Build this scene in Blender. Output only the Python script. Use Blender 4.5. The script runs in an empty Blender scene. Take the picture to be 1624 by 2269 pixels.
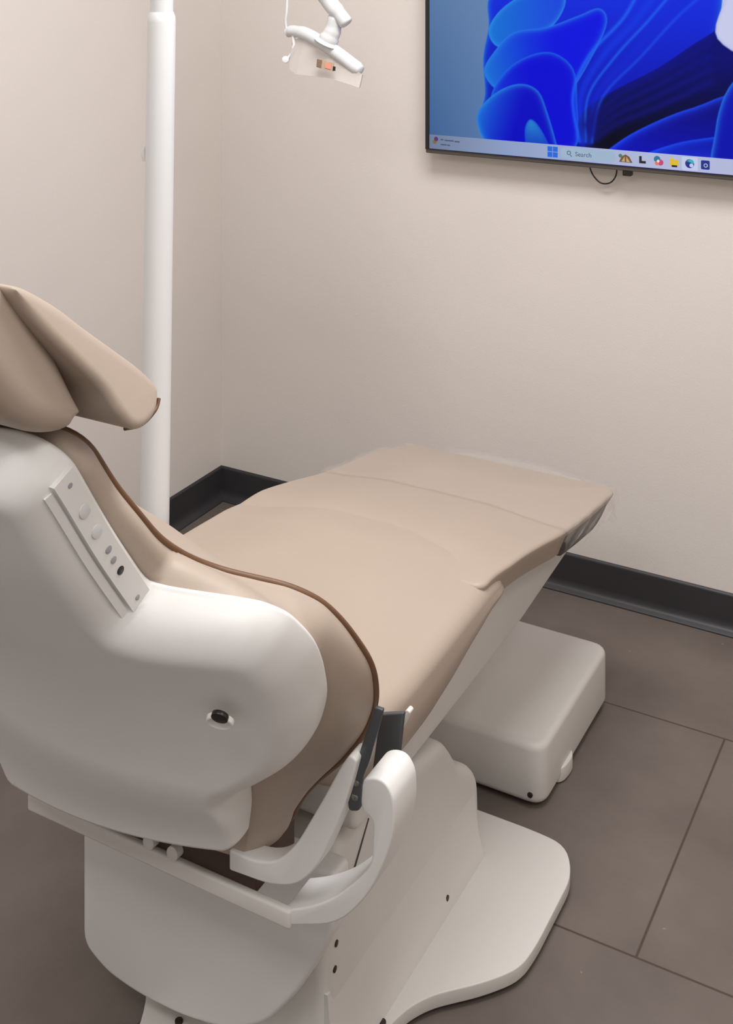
import bpy, bmesh, math
import numpy as np
from mathutils import Vector, Matrix, Quaternion

SC = bpy.context.scene
COL = SC.collection
XC = -1.05                     # centre line of the chair
WALL_Y = 2.916                 # wall with the television
WALL_X = -2.098                # side wall
CEIL = 2.6

# ------------------------------------------------------------------ materials
def lin(c):
    c = np.array(c, float) / 255.0
    return tuple(np.where(c <= .04045, c / 12.92, ((c + .055) / 1.055) ** 2.4)) + (1.0,)

def new_mat(name):
    m = bpy.data.materials.new(name); m.use_nodes = True
    return m, m.node_tree, m.node_tree.nodes['Principled BSDF']

def mat(name, rgb, rough=.5, metal=0., noise=0., nscale=20., bump=0., bscale=200., spec=.5, coat=0.):
    m, nt, b = new_mat(name)
    c = lin(rgb)
    b.inputs['Base Color'].default_value = c
    b.inputs['Roughness'].default_value = rough
    b.inputs['Metallic'].default_value = metal
    b.inputs['Specular IOR Level'].default_value = spec
    b.inputs['Coat Weight'].default_value = coat
    tc = nt.nodes.new('ShaderNodeTexCoord')
    if noise:
        n = nt.nodes.new('ShaderNodeTexNoise'); n.inputs['Scale'].default_value = nscale
        n.inputs['Detail'].default_value = 4
        r = nt.nodes.new('ShaderNodeMapRange')
        r.inputs['From Min'].default_value = .3; r.inputs['From Max'].default_value = .7
        r.inputs['To Min'].default_value = 1 - noise; r.inputs['To Max'].default_value = 1 + noise
        mx = nt.nodes.new('ShaderNodeMix'); mx.data_type = 'RGBA'; mx.blend_type = 'MULTIPLY'
        mx.inputs[0].default_value = 1
        mx.inputs[6].default_value = c
        nt.links.new(tc.outputs['Object'], n.inputs['Vector'])
        nt.links.new(n.outputs['Fac'], r.inputs['Value'])
        nt.links.new(r.outputs['Result'], mx.inputs[7])
        nt.links.new(mx.outputs[2], b.inputs['Base Color'])
    if bump:
        n2 = nt.nodes.new('ShaderNodeTexNoise'); n2.inputs['Scale'].default_value = bscale
        n2.inputs['Detail'].default_value = 3
        bp = nt.nodes.new('ShaderNodeBump'); bp.inputs['Strength'].default_value = bump
        bp.inputs['Distance'].default_value = .002
        nt.links.new(tc.outputs['Object'], n2.inputs['Vector'])
        nt.links.new(n2.outputs['Fac'], bp.inputs['Height'])
        nt.links.new(bp.outputs['Normal'], b.inputs['Normal'])
    return m

def emis(name, rgb, s=1.0):
    m, nt, b = new_mat(name)
    b.inputs['Base Color'].default_value = (0, 0, 0, 1)
    b.inputs['Emission Color'].default_value = lin(rgb)
    b.inputs['Emission Strength'].default_value = s
    b.inputs['Roughness'].default_value = .3
    return m

M_WALL = mat('wall_paint', (222, 214, 208), .75, noise=.012, nscale=3, bump=.12, bscale=260, spec=.3)
M_CEIL = mat('ceiling_paint', (235, 232, 226), .9)
M_BASE = mat('rubber_baseboard', (52, 50, 53), .42, noise=.05, nscale=14, spec=.4)
M_WHITE = mat('white_plastic', (224, 222, 219), .38, noise=.008, nscale=6, spec=.45)
M_CREAM = mat('cream_painted_metal', (211, 207, 202), .42, noise=.01, nscale=5, spec=.4)
M_POLE = mat('white_enamel', (226, 227, 228), .3, spec=.5)
M_HEAD = mat('lamp_head_plastic', (208, 209, 211), .35, spec=.4)
M_TAN = mat('tan_vinyl', (171, 155, 141), .48, noise=.018, nscale=5, bump=.06, bscale=380, spec=.4)
M_PIPE = mat('brown_piping', (104, 72, 46), .5, noise=.06, nscale=60)
M_DARK = mat('dark_grey_plastic', (84, 76, 70), .5, noise=.05, nscale=20)
M_STEEL = mat('slate_grey_metal', (84, 86, 89), .38, metal=.35)
M_BLACK = mat('black_plastic', (22, 21, 22), .35)
M_SCREW = mat('dark_screw', (58, 50, 44), .4, metal=.5)
M_BEZEL = mat('grey_bezel', (92, 87, 84), .4, metal=.3)
M_BROWN = mat('brown_hinge_and_gap', (70, 52, 42), .6)  # headrest hinge, and the shade painted into the gap under the shell
M_LGREY = mat('light_grey_print', (206, 206, 207), .5)
M_MGREY = mat('grey_print', (150, 148, 150), .5)
M_CHROME = mat('dull_chrome', (150, 148, 142), .25, metal=.9)

def floor_mat():
    m, nt, b = new_mat('vinyl_tile_floor')
    N = nt.nodes.new; L = nt.links.new
    tc = N('ShaderNodeTexCoord'); sep = N('ShaderNodeSeparateXYZ'); L(tc.outputs['Object'], sep.inputs[0])
    def M(op, a, bb=None, c=None):
        n = N('ShaderNodeMath'); n.operation = op
        for i, v in enumerate((a, bb, c)):
            if v is None: continue
            if isinstance(v, (int, float)): n.inputs[i].default_value = v
            else: L(v, n.inputs[i])
        return n.outputs[0]
    v = M('DIVIDE', M('SUBTRACT', sep.outputs['Y'], 1.906), .612)
    row = M('FLOOR', v); fv = M('FRACT', v)
    u = M('DIVIDE', M('ADD', M('ADD', sep.outputs['X'], .569), M('MULTIPLY', row, .61)), 1.22)
    col = M('FLOOR', u); fu = M('FRACT', u)
    du = M('MULTIPLY', M('MINIMUM', fu, M('SUBTRACT', 1.0, fu)), 1.22)
    dv = M('MULTIPLY', M('MINIMUM', fv, M('SUBTRACT', 1.0, fv)), .612)
    d = M('MINIMUM', du, dv)
    gr = N('ShaderNodeMapRange'); gr.inputs['From Min'].default_value = .0012; gr.inputs['From Max'].default_value = .003
    L(d, gr.inputs['Value'])
    cmb = N('ShaderNodeCombineXYZ'); L(row, cmb.inputs[0]); L(col, cmb.inputs[1])
    wn = N('ShaderNodeTexWhiteNoise'); L(cmb.outputs[0], wn.inputs['Vector'])
    n1 = N('ShaderNodeTexNoise'); n1.inputs['Scale'].default_value = 3.2; n1.inputs['Detail'].default_value = 6; n1.inputs['Roughness'].default_value = .6
    L(tc.outputs['Object'], n1.inputs['Vector'])
    ramp = N('ShaderNodeValToRGB'); L(n1.outputs['Fac'], ramp.inputs[0])
    ramp.color_ramp.elements[0].position = .3; ramp.color_ramp.elements[0].color = lin((97, 88, 82))
    ramp.color_ramp.elements[1].position = .72; ramp.color_ramp.elements[1].color = lin((116, 106, 100))
    tint = N('ShaderNodeMapRange'); tint.inputs['To Min'].default_value = .95; tint.inputs['To Max'].default_value = 1.04
    L(wn.outputs['Value'], tint.inputs['Value'])
    mx = N('ShaderNodeMix'); mx.data_type = 'RGBA'; mx.blend_type = 'MULTIPLY'; mx.inputs[0].default_value = 1
    L(ramp.outputs[0], mx.inputs[6]); L(tint.outputs[0], mx.inputs[7])
    # scattered pale specks of dirt
    vo = N('ShaderNodeTexNoise'); vo.inputs['Scale'].default_value = 45; vo.inputs['Detail'].default_value = 2
    L(tc.outputs['Object'], vo.inputs['Vector'])
    sp = N('ShaderNodeMapRange'); sp.inputs['From Min'].default_value = .755; sp.inputs['From Max'].default_value = .80
    sp.inputs['To Max'].default_value = .35
    L(vo.outputs['Fac'], sp.inputs['Value'])
    mx3 = N('ShaderNodeMix'); mx3.data_type = 'RGBA'; L(sp.outputs[0], mx3.inputs[0]); L(mx.outputs[2], mx3.inputs[6])
    mx3.inputs[7].default_value = lin((190, 182, 174))
    mx2 = N('ShaderNodeMix'); mx2.data_type = 'RGBA'; L(gr.outputs[0], mx2.inputs[0])
    mx2.inputs[6].default_value = lin((72, 60, 52)); L(mx3.outputs[2], mx2.inputs[7])
    L(mx2.outputs[2], b.inputs['Base Color'])
    b.inputs['Roughness'].default_value = .5
    b.inputs['Specular IOR Level'].default_value = .35
    return m
M_FLOOR = floor_mat()

def clear_mat(name, alpha=.82, tint=(250, 250, 250), rough=.12):
    m = bpy.data.materials.new(name); m.use_nodes = True
    nt = m.node_tree; nt.nodes.clear()
    out = nt.nodes.new('ShaderNodeOutputMaterial')
    t = nt.nodes.new('ShaderNodeBsdfTransparent'); t.inputs[0].default_value = lin(tint)
    p = nt.nodes.new('ShaderNodeBsdfPrincipled'); p.inputs['Base Color'].default_value = lin((226, 220, 214))
    p.inputs['Roughness'].default_value = rough
    mx = nt.nodes.new('ShaderNodeMixShader'); mx.inputs[0].default_value = 1 - alpha
    nt.links.new(t.outputs[0], mx.inputs[1]); nt.links.new(p.outputs[0], mx.inputs[2])
    nt.links.new(mx.outputs[0], out.inputs[0])
    return m
M_CLEAR = clear_mat('clear_plastic_sheet', .93, (255, 255, 255))
M_SHIELD = clear_mat('clear_lamp_shield', .55, (240, 238, 238))

# ------------------------------------------------------------------ object helpers
def tag(o, label=None, cat=None, group=None, kind=None):
    if label: o['label'] = label
    if cat: o['category'] = cat
    if group: o['group'] = group
    if kind: o['kind'] = kind
    return o

def thing(name, label, cat, loc):
    o = bpy.data.objects.new(name, None); COL.objects.link(o)
    o.location = loc; o.empty_display_size = .1
    return tag(o, label, cat)

def finish(name, me, m, parent=None, smooth=True, sharp=None):
    """link a mesh built in world space; keep it there when parented"""
    o = bpy.data.objects.new(name, me); COL.objects.link(o)
    if m: me.materials.append(m)
    if smooth:
        me.polygons.foreach_set('use_smooth', [True] * len(me.polygons))
        if sharp is not None:
            me.set_sharp_from_angle(angle=math.radians(sharp))
    if parent is not None:
        base = Vector((0, 0, 0)); p = parent
        while p is not None:
            base += p.location; p = p.parent
        o.parent = parent
        me.transform(Matrix.Translation(-base))
    return o

def from_bm(name, bm, m, parent=None, smooth=True, sharp=40):
    bmesh.ops.recalc_face_normals(bm, faces=bm.faces[:])
    me = bpy.data.meshes.new(name); bm.to_mesh(me); bm.free()
    return finish(name, me, m, parent, smooth, sharp)

def from_py(name, v, f, m, parent=None, smooth=True, sharp=50):
    me = bpy.data.meshes.new(name); me.from_pydata([tuple(map(float, p)) for p in v], [], f); me.update()
    bm = bmesh.new(); bm.from_mesh(me)
    bmesh.ops.remove_doubles(bm, verts=bm.verts[:], dist=1e-6)
    bpy.data.meshes.remove(me)
    return from_bm(name, bm, m, parent, smooth, sharp)

def bevel_all(bm, w, seg=3, angle=25):
    ed = [e for e in bm.edges if len(e.link_faces) == 2 and e.calc_face_angle(0) > math.radians(angle)]
    if ed and w > 0:
        bmesh.ops.bevel(bm, geom=ed, offset=w, offset_type='OFFSET', segments=seg, profile=.5, affect='EDGES', clamp_overlap=True)

def box_bm(a, b):
    bm = bmesh.new()
    bmesh.ops.create_cube(bm, size=1)
    a = Vector(a); b = Vector(b)
    for v in bm.verts:
        v.co = Vector([(a[i] + b[i]) / 2 + v.co[i] * (b[i] - a[i]) for i in range(3)])
    return bm

def box(name, a, b, m, parent=None, bev=.004, seg=3):
    bm = box_bm(a, b); bevel_all(bm, bev, seg)
    return from_bm(name, bm, m, parent)

def round_poly(pts, rad, n=5):
    """round the corners of a 2D polygon; rad a number or one per corner"""
    out = []; k = len(pts)
    for i in range(k):
        p = np.array(pts[i], float); a = np.array(pts[i - 1], float); b = np.array(pts[(i + 1) % k], float)
        r = rad[i] if isinstance(rad, (list, tuple)) else rad
        la = np.linalg.norm(a - p); lb = np.linalg.norm(b - p)
        t = min(r, la * .48, lb * .48)
        if t < 1e-5: out.append(tuple(p)); continue
        A = p + (a - p) / la * t; B = p + (b - p) / lb * t
        for q in range(n + 1):
            s = q / n
            out.append(tuple((1 - s) ** 2 * A + 2 * s * (1 - s) * p + s * s * B))
    return out

def prism(name, pts, axis, lo, hi, m, parent=None, bev=.004, seg=3, angle=30):
    """extrude a 2D polygon along an axis: 'x' takes (y,z), 'y' takes (x,z), 'z' takes (x,y)"""
    bm = bmesh.new()
    def P(p, t):
        return {'x': (t, p[0], p[1]), 'y': (p[0], t, p[1]), 'z': (p[0], p[1], t)}[axis]
    A = [bm.verts.new(P(p, lo)) for p in pts]; B = [bm.verts.new(P(p, hi)) for p in pts]
    bm.faces.new(A); bm.faces.new(B[::-1])
    n = len(pts)
    for i in range(n):
        bm.faces.new((A[i], A[(i + 1) % n], B[(i + 1) % n], B[i]))
    bmesh.ops.recalc_face_normals(bm, faces=bm.faces[:])
    if bev:
        caps = [f for f in bm.faces if len(f.verts) > 4 or len(f.verts) == n]
        ed = set()
        for f in bm.faces:
            if len(f.verts) == n and n != 4:
                ed.update(f.edges)
        if not ed:
            ed = set(e for e in bm.edges)
        bmesh.ops.bevel(bm, geom=list(ed), offset=bev, offset_type='OFFSET', segments=seg, profile=.5, affect='EDGES', clamp_overlap=True)
    return from_bm(name, bm, m, parent, True, 35)

def catmull(P, n=8, closed=False):
    P = [np.array(p, float) for p in P]; out = []
    k = len(P); rng = range(k if closed else k - 1)
    for i in rng:
        if closed: a, b, c, d = P[i - 1], P[i], P[(i + 1) % k], P[(i + 2) % k]
        else: a, b, c, d = P[max(i - 1, 0)], P[i], P[i + 1], P[min(i + 2, k - 1)]
        for q in range(n):
            t = q / n
            out.append(.5 * ((2 * b) + (-a + c) * t + (2 * a - 5 * b + 4 * c - d) * t * t + (-a + 3 * b - 3 * c + d) * t ** 3))
    if not closed: out.append(P[-1])
    return np.array(out)

def tube(name, P, r, m, parent=None, seg=12, closed=False, caps=True):
    """sweep a circle along a 3D polyline; r a number or one per point"""
    P = np.array(P, float); n = len(P)
    R = np.full(n, r) if np.isscalar(r) else np.array(r, float)
    T = np.zeros_like(P)
    for i in range(n):
        if closed: T[i] = P[(i + 1) % n] - P[i - 1]
        else: T[i] = P[min(i + 1, n - 1)] - P[max(i - 1, 0)]
        T[i] /= (np.linalg.norm(T[i]) + 1e-12)
    up = np.array([0, 0, 1.0])
    if abs(T[0] @ up) > .9: up = np.array([0, 1.0, 0])
    nrm = np.cross(np.cross(T[0], up), T[0]); nrm /= np.linalg.norm(nrm)
    V = []; F = []
    for i in range(n):
        nrm = nrm - T[i] * (nrm @ T[i]); nrm /= np.linalg.norm(nrm)
        bn = np.cross(T[i], nrm)
        for k in range(seg):
            a = 2 * math.pi * k / seg
            V.append(P[i] + R[i] * (math.cos(a) * nrm + math.sin(a) * bn))
    for i in range(n if closed else n - 1):
        j = (i + 1) % n
        for k in range(seg):
            F.append((i * seg + k, i * seg + (k + 1) % seg, j * seg + (k + 1) % seg, j * seg + k))
    if caps and not closed:
        F.append(tuple(range(seg))[::-1]); F.append(tuple((n - 1) * seg + k for k in range(seg)))
    return from_py(name, V, F, m, parent)

def disc(name, c, nrm, r, depth, m, parent=None, seg=20, bev=.0006):
    """short cylinder whose outer face centre is at c, facing nrm"""
    bm = bmesh.new()
    bmesh.ops.create_cone(bm, cap_ends=True, segments=seg, radius1=r, radius2=r, depth=depth)
    bevel_all(bm, bev, 2, 50)
    q = Vector((0, 0, 1)).rotation_difference(Vector(nrm).normalized())
    mtx = Matrix.Translation(Vector(c) - Vector(nrm).normalized() * depth / 2) @ q.to_matrix().to_4x4()
    bmesh.ops.transform(bm, matrix=mtx, verts=bm.verts[:])
    return from_bm(name, bm, m, parent)

# ------------------------------------------------------------------ padded shapes
def sstep(x, w):
    t = np.clip(x / w, 0, 1); return t * t * (3 - 2 * t)

def rimcurve(D, r):
    t = np.clip(D / r, 0, 1); return np.sqrt(np.clip(1 - (1 - t) ** 2, 0, 1))

def outline_rows(h0, h1, wl, wr, r0, r1, n):
    """row heights spread evenly along the outline, and the two sides with rounded ends"""
    hh = np.concatenate([h0 + (h1 - h0) * np.linspace(0, 1, 1500)])
    def rnd(h):
        s = np.zeros_like(h)
        if r0 > 0:
            t = np.clip(r0 - (h - h0), 0, r0); s += r0 - np.sqrt(np.clip(r0 * r0 - t * t, 0, None))
        if r1 > 0:
            t = np.clip(r1 - (h1 - h), 0, r1); s += r1 - np.sqrt(np.clip(r1 * r1 - t * t, 0, None))
        return s
    R = wr(hh) - rnd(hh); Lf = wl(hh) + rnd(hh)
    ds = np.sqrt(np.diff(hh) ** 2 + np.diff(R) ** 2)
    s = np.r_[0, np.cumsum(ds)]
    t = np.linspace(0, 1, n)
    t = .8 * t + .2 * (1 - np.cos(math.pi * t)) / 2
    hs = np.interp(t * s[-1], s, hh)
    # extra rows close to the two flat ends so the rim rounds there too
    e = np.array([.0006, .002, .004, .007, .011, .016, .022, .029, .037])
    hs = np.unique(np.round(np.r_[hs, h0, h1, h0 + e, h1 - e], 6))
    return hs, np.interp(hs, hh, Lf), np.interp(hs, hh, R)

def grid_side(h0, h1, wl, wr, r0, r1, hs_t, M, nfun):
    """one face of a pad: arrays d, h, n on a grid and its boundary distance"""
    hs = h0 + (h1 - h0) * hs_t
    _, _, _ = None, None, None
    hh, Lf, Rt = outline_rows(h0, h1, wl, wr, r0, r1, 160)
    L = np.interp(hs, hh, Lf); R = np.interp(hs, hh, Rt)
    u = np.sin(np.linspace(-1, 1, M) * math.pi / 2)
    d = (L + R)[:, None] / 2 + (R - L)[:, None] / 2 * u[None, :]
    h = np.repeat(hs[:, None], M, 1)
    B = np.concatenate([np.c_[Rt, hh], np.c_[Lf[::-1], hh[::-1]]]); B = np.concatenate([B, B[:1]])
    P = np.c_[d.ravel(), h.ravel()]
    D = np.full(len(P), 9.0)
    for a, b in zip(B[:-1], B[1:]):
        ab = b - a; l2 = ab @ ab
        if l2 < 1e-12: continue
        t = np.clip((P - a) @ ab / l2, 0, 1)
        q = P - (a + t[:, None] * ab)
        D = np.minimum(D, (q * q).sum(1))
    D = np.sqrt(D).reshape(d.shape)
    return d, h, nfun(D, h, d)

def pad(name, front, back, mapf, m, parent, rows=90, M=61, rings=3, bulge=0.):
    """closed padded solid. front/back = dict(h0,h1,wl,wr,r0,r1,n)"""
    hs, _, _ = outline_rows(front['h0'], front['h1'], front['wl'], front['wr'], front['r0'], front['r1'], rows)
    t = (hs - front['h0']) / (front['h1'] - front['h0'])
    G = []
    for s in (front, back):
        G.append(grid_side(s['h0'], s['h1'], s['wl'], s['wr'], s['r0'], s['r1'], t, M, s['n']))
    N = len(t)
    V = []; F = []
    for d, h, n in G:
        V.append(mapf(d.ravel(), h.ravel(), n.ravel()))
    def idx(k, i, j): return k * N * M + i * M + j
    for i in range(N - 1):
        for j in range(M - 1):
            F.append((idx(0, i, j), idx(0, i, j + 1), idx(0, i + 1, j + 1), idx(0, i + 1, j)))
            F.append((idx(1, i, j), idx(1, i + 1, j), idx(1, i + 1, j + 1), idx(1, i, j + 1)))
    loop = [(0, j) for j in range(M)] + [(i, M - 1) for i in range(1, N)] + [(N - 1, j) for j in range(M - 2, -1, -1)] + [(i, 0) for i in range(N - 2, 0, -1)]
    lf = np.array([[g[i, j] for g in G[0]] for i, j in loop]); lb = np.array([[g[i, j] for g in G[1]] for i, j in loop])
    tan = np.roll(lf[:, :2], -1, 0) - np.roll(lf[:, :2], 1, 0)
    tan /= np.linalg.norm(tan, axis=1)[:, None] + 1e-9
    outn = np.c_[tan[:, 1], -tan[:, 0]]
    prev = [idx(0, i, j) for i, j in loop]; base = 2 * N * M; K = len(loop)
    for r in range(1, rings + 1):
        s = r / (rings + 1)
        q = lf * (1 - s) + lb * s
        q[:, :2] += outn * bulge * 4 * s * (1 - s)
        V.append(mapf(q[:, 0], q[:, 1], q[:, 2]))
        cur = [base + k for k in range(K)]; base += K
        for k in range(K):
            F.append((prev[k], cur[k], cur[(k + 1) % K], prev[(k + 1) % K]))
        prev = cur
    cur = [idx(1, i, j) for i, j in loop]
    for k in range(K):
        F.append((prev[k], cur[k], cur[(k + 1) % K], prev[(k + 1) % K]))
    V = np.concatenate(V)
    o = from_py(name, V, F, m, parent, True, 62)
    return o, mapf(lf[:, 0], lf[:, 1], lf[:, 2])

def table(xs, ys):
    """smooth interpolation through a table (monotone cubic)"""
    xs = np.array(xs, float); ys = np.array(ys, float)
    dx = np.diff(xs); s = np.diff(ys) / dx
    m = np.r_[s[0], np.where(s[:-1] * s[1:] > 0, 2 * s[:-1] * s[1:] / (s[:-1] + s[1:] + 1e-15), 0), s[-1]]
    def f(x):
        x = np.clip(x, xs[0], xs[-1])
        i = np.clip(np.searchsorted(xs, x, side='right') - 1, 0, len(dx) - 1)
        t = (x - xs[i]) / dx[i]
        return ((2 * t ** 3 - 3 * t ** 2 + 1) * ys[i] + (t ** 3 - 2 * t ** 2 + t) * dx[i] * m[i]
                + (-2 * t ** 3 + 3 * t ** 2) * ys[i + 1] + (t ** 3 - t ** 2) * dx[i] * m[i + 1])
    return f

# ================================================================== the room
def struct(o):
    o['kind'] = 'structure'; return o

struct(box('floor', (WALL_X - .1, -1.6, -.08), (2.2, WALL_Y + .1, 0), M_FLOOR, bev=0))
struct(box('wall_back', (WALL_X - .1, WALL_Y, 0), (2.2, WALL_Y + .1, CEIL), M_WALL, bev=0))
struct(box('wall_left', (WALL_X - .1, -1.6, 0), (WALL_X, WALL_Y, CEIL), M_WALL, bev=0))
struct(box('wall_right', (1.15, -1.6, 0), (1.25, WALL_Y, CEIL), M_WALL, bev=0))
struct(box('ceiling', (WALL_X - .1, -1.6, CEIL), (2.2, WALL_Y + .1, CEIL + .08), M_CEIL, bev=0))

# cove baseboard: flat face, rounded lip at the top, small flared toe
prof = round_poly([(0, 0), (.024, 0), (.024, .003), (.011, .011), (.006, .022), (.006, .088), (0, .092)], [0, .001, .002, .006, .008, .004, 0], 4)
def baseboard(name, along, a, b):
    bm = bmesh.new(); rings = []
    for t in (a, b):
        if along == 'x': rings.append([bm.verts.new((t, WALL_Y - p[0], p[1])) for p in prof])
        else: rings.append([bm.verts.new((WALL_X + p[0], t, p[1])) for p in prof])
    n = len(prof)
    for i in range(n):
        bm.faces.new((rings[0][i], rings[0][(i + 1) % n], rings[1][(i + 1) % n], rings[1][i]))
    bm.faces.new(rings[0]); bm.faces.new(rings[1][::-1])
    return struct(from_bm(name, bm, M_BASE, None, True, 30))
baseboard('baseboard_back', 'x', WALL_X, 2.2)
baseboard('baseboard_left', 'y', -1.6, WALL_Y)

# ================================================================== dental chair
chair = thing('dental_chair', 'tan upholstered dental chair with a white shell and wide white base on the tile floor',
              'dental chair', (XC, 1.75, 0))

# ---- base plate
R_ = [(-.965, 1.34), (-.94, 1.42), (-.838, 1.57), (-.828, 1.616), (-.806, 1.655), (-.745, 1.715), (-.708, 1.765), (-.702, 1.82), (-.702, 1.985), (-.735, 2.046), (-.80, 2.052)]
poly = R_ + [(max(2 * XC - x, -1.30), y) for x, y in R_[::-1] if y < 1.6 or y > 2.04]
rr = [.02, .05, .06, .03, .05, .03, .03, .03, .05, .05, .03]
rl_ = [.03, .03, .03, .05, .02]
prism('base_plate', round_poly(poly, rr + rl_, 5), 'z', .008, .03, M_CREAM, chair, bev=.005)
for fx, fy in ((-.745, 1.99), (-.745, 1.80), (-1.26, 1.99), (-1.02, 1.40)):
    disc('levelling_foot', (fx, fy, .009), (0, 0, 1), .018, .009, M_BLACK, chair)

# ---- base column behind the plate and its screws
col_prof = round_poly([(1.453, .025), (1.453, .30), (1.51, .355), (1.62, .335), (1.84, .285), (1.872, .248), (1.90, .208), (1.94, .188), (1.977, .15), (1.985, .025)],
                      [0, .03, .05, .05, .02, .02, .02, .03, .03, 0], 5)
column = prism('base_column', col_prof, 'x', -1.18, XC + .182, M_CREAM, chair, bev=.020, seg=5)
prism('column_skirt', [(-.885, .026), (-.848, .026), (-.8485, .031), (-.853, .042), (-.858, .060), (-.863, .085), (-.8668, .120), (-.8695, .150), (-.885, .150)], 'y', 1.458, 1.952, M_CREAM, chair, bev=0)
for y, z in ((1.475, .175), (1.479, .208), (1.815, .048)):
    disc('screw', (XC + (.1835 if z > .1 else .1965), y, z), (1, 0, 0), .0045, .004, M_SCREW, column)
tube('cover_seam', [(XC + .1825, 1.572, .325), (XC + .1825, 1.53, .281), (XC + .1825, 1.492, .240)], [.0012, .0018, .0024], M_SCREW, column, seg=6)
for x, y in ((-1.108, 1.435), (-.848, 1.577), (-1.252, 1.577)):
    disc('plate_bolt', (x, y, .033), (0, 0, 1), .006, .006, M_SCREW, chair)

# ---- rear cover that hangs behind the column
rear = [(-1.270, .36), (-1.270, .098), (-1.225, .073), (-1.165, .064), (-1.08, .066), (-1.0, .082), (-.94, .116), (-.885, .185), (-.832, .285), (-.830, .36)]
prism('rear_cover', round_poly(rear, [.01, .02, .02, .03, .03, .03, .03, .03, .02, .01], 4), 'y', 1.41, 1.452, M_WHITE, chair, bev=.007)

# ---- low box in front of the base
pump = prism('pump_housing', round_poly([(-1.29, 2.137), (-.812, 2.137), (-.812, 2.527), (-1.29, 2.527)], .035, 6), 'z', .008, .120, M_CREAM, chair, bev=.013, seg=5)
disc('screw', (-.838, 2.1355, .027), (0, -1, 0), .005, .004, M_SCREW, pump)
prism('housing_tab', round_poly([(-.82, 2.222), (-.808, 2.236), (-.8045, 2.262), (-.806, 2.285), (-.82, 2.302)], .012, 4), 'z', .003, .030, M_CREAM, pump, bev=.005)
box('housing_foot', (-1.25, 2.17, 0), (-.85, 2.50, .010), M_BLACK, pump, bev=.002)

# ---- lift arm and seat frame
prism('lift_arm', [(1.55, .24), (1.62, .25), (1.98, .345), (1.98, .40), (1.60, .40), (1.52, .30)], 'x', XC - .13, XC + .13, M_CREAM, chair, bev=.012)
frame_prof = round_poly([(1.49, .357), (2.10, .357), (2.355, .375), (2.37, .40), (2.34, .425), (2.2, .453), (1.99, .495), (1.89, .51), (1.5, .475)],
                        [.02, .03, .006, .01, .01, .02, .03, .03, .02], 4)
prism('seat_frame', frame_prof, 'x', XC - .205, XC + .205, M_CREAM, chair, bev=.010, seg=4)

# ---- seat cushion
ztop = table([1.35, 1.85, 1.865, 1.964, 2.071, 2.188, 2.317, 2.429, 2.53], [.565, .568, .567, .554, .532, .504, .481, .465, .452])
def smap(d, h, n):
    return np.c_[XC + d, h, ztop(h) + n]
seat_w = table([1.40, 1.46, 1.55, 1.66, 1.77, 1.855, 1.96], [.252, .264, .270, .268, .264, .259, .254])
seat_l = table([1.40, 1.46, 1.60, 1.80, 1.96], [.268, .280, .284, .279, .276])
def seat_r(h):      # right side with its rounded front corner
    t = np.clip(.075 - (1.955 - h), 0, .075)
    return seat_w(h) - (.075 - np.sqrt(.075 ** 2 - t ** 2)) * .9
def seat_top(D, h, d):
    side = np.clip(np.minimum(seat_r(h) - d, seat_l(h) + d), 0, None)
    De = np.where(h > 1.7, np.maximum(D, side), D)
    k = sstep(h - 1.30, .30) * (d < 0)
    drop = .026 * (1 - k) + .007 * k; rad = .028 * (1 - k) + .009 * k
    return -drop + drop * rimcurve(De / rad, 1.0) + .020 * sstep(De, .19) - .009 * sstep(h - 1.68, .28)
seat, _ = pad('seat_cushion',
           dict(h0=1.40, h1=1.955, wl=lambda h: -seat_l(h), wr=seat_r, r0=.06, r1=.006, n=seat_top),
           dict(h0=1.42, h1=1.94, wl=lambda h: -seat_l(h) + .03, wr=lambda h: seat_w(h) - .014, r0=.06, r1=.006, n=lambda D, h, d: -.098 + .044 * sstep(h - 1.60, .33)),
           smap, M_TAN, chair, rows=80, M=61, rings=4, bulge=.008)

# ---- leg rest cushion
leg_w = table([1.80, 1.90, 2.2, 2.53], [.259, .259, .257, .254])
def leg_top(D, h, d):
    return -.007 - .012 * (1 - sstep(h - 1.84, .14)) * sstep(.255 - d, .12) + .007 * rimcurve(D, .009) + .014 * sstep(np.where(h < 2.1, np.maximum(D, np.minimum(leg_w(h) - d, .276 + d)), D), .18)
pad('legrest_cushion',
    dict(h0=1.82, h1=2.535, wl=lambda h: -.276 + .035 * sstep(h - 2.40, .13), wr=lambda h: leg_w(h) - .004 * (1 - sstep(h - 1.87, .07)), r0=.02, r1=.035, n=leg_top),
    dict(h0=1.83, h1=2.495, wl=lambda h: -.256 + .03 * sstep(h - 2.40, .10), wr=lambda h: leg_w(h) - .018, r0=.02, r1=.05, n=lambda D, h, d: np.full_like(D, -.052)),
    smap, M_TAN, chair, rows=70, M=61, rings=3, bulge=0)
pad('toe_guard',
    dict(h0=2.215, h1=2.505, wl=lambda h: -.262 + .03 * sstep(h - 2.38, .10), wr=lambda h: leg_w(h) - .003, r0=.004, r1=.04, n=lambda D, h, d: np.full_like(D, -.016)),
    dict(h0=2.215, h1=2.468, wl=lambda h: -.254 + .03 * sstep(h - 2.38, .10), wr=lambda h: leg_w(h) - .015, r0=.004, r1=.06, n=lambda D, h, d: np.full_like(D, -.056)),
    smap, M_DARK, chair, rows=40, M=31, rings=3, bulge=.004)

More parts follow.
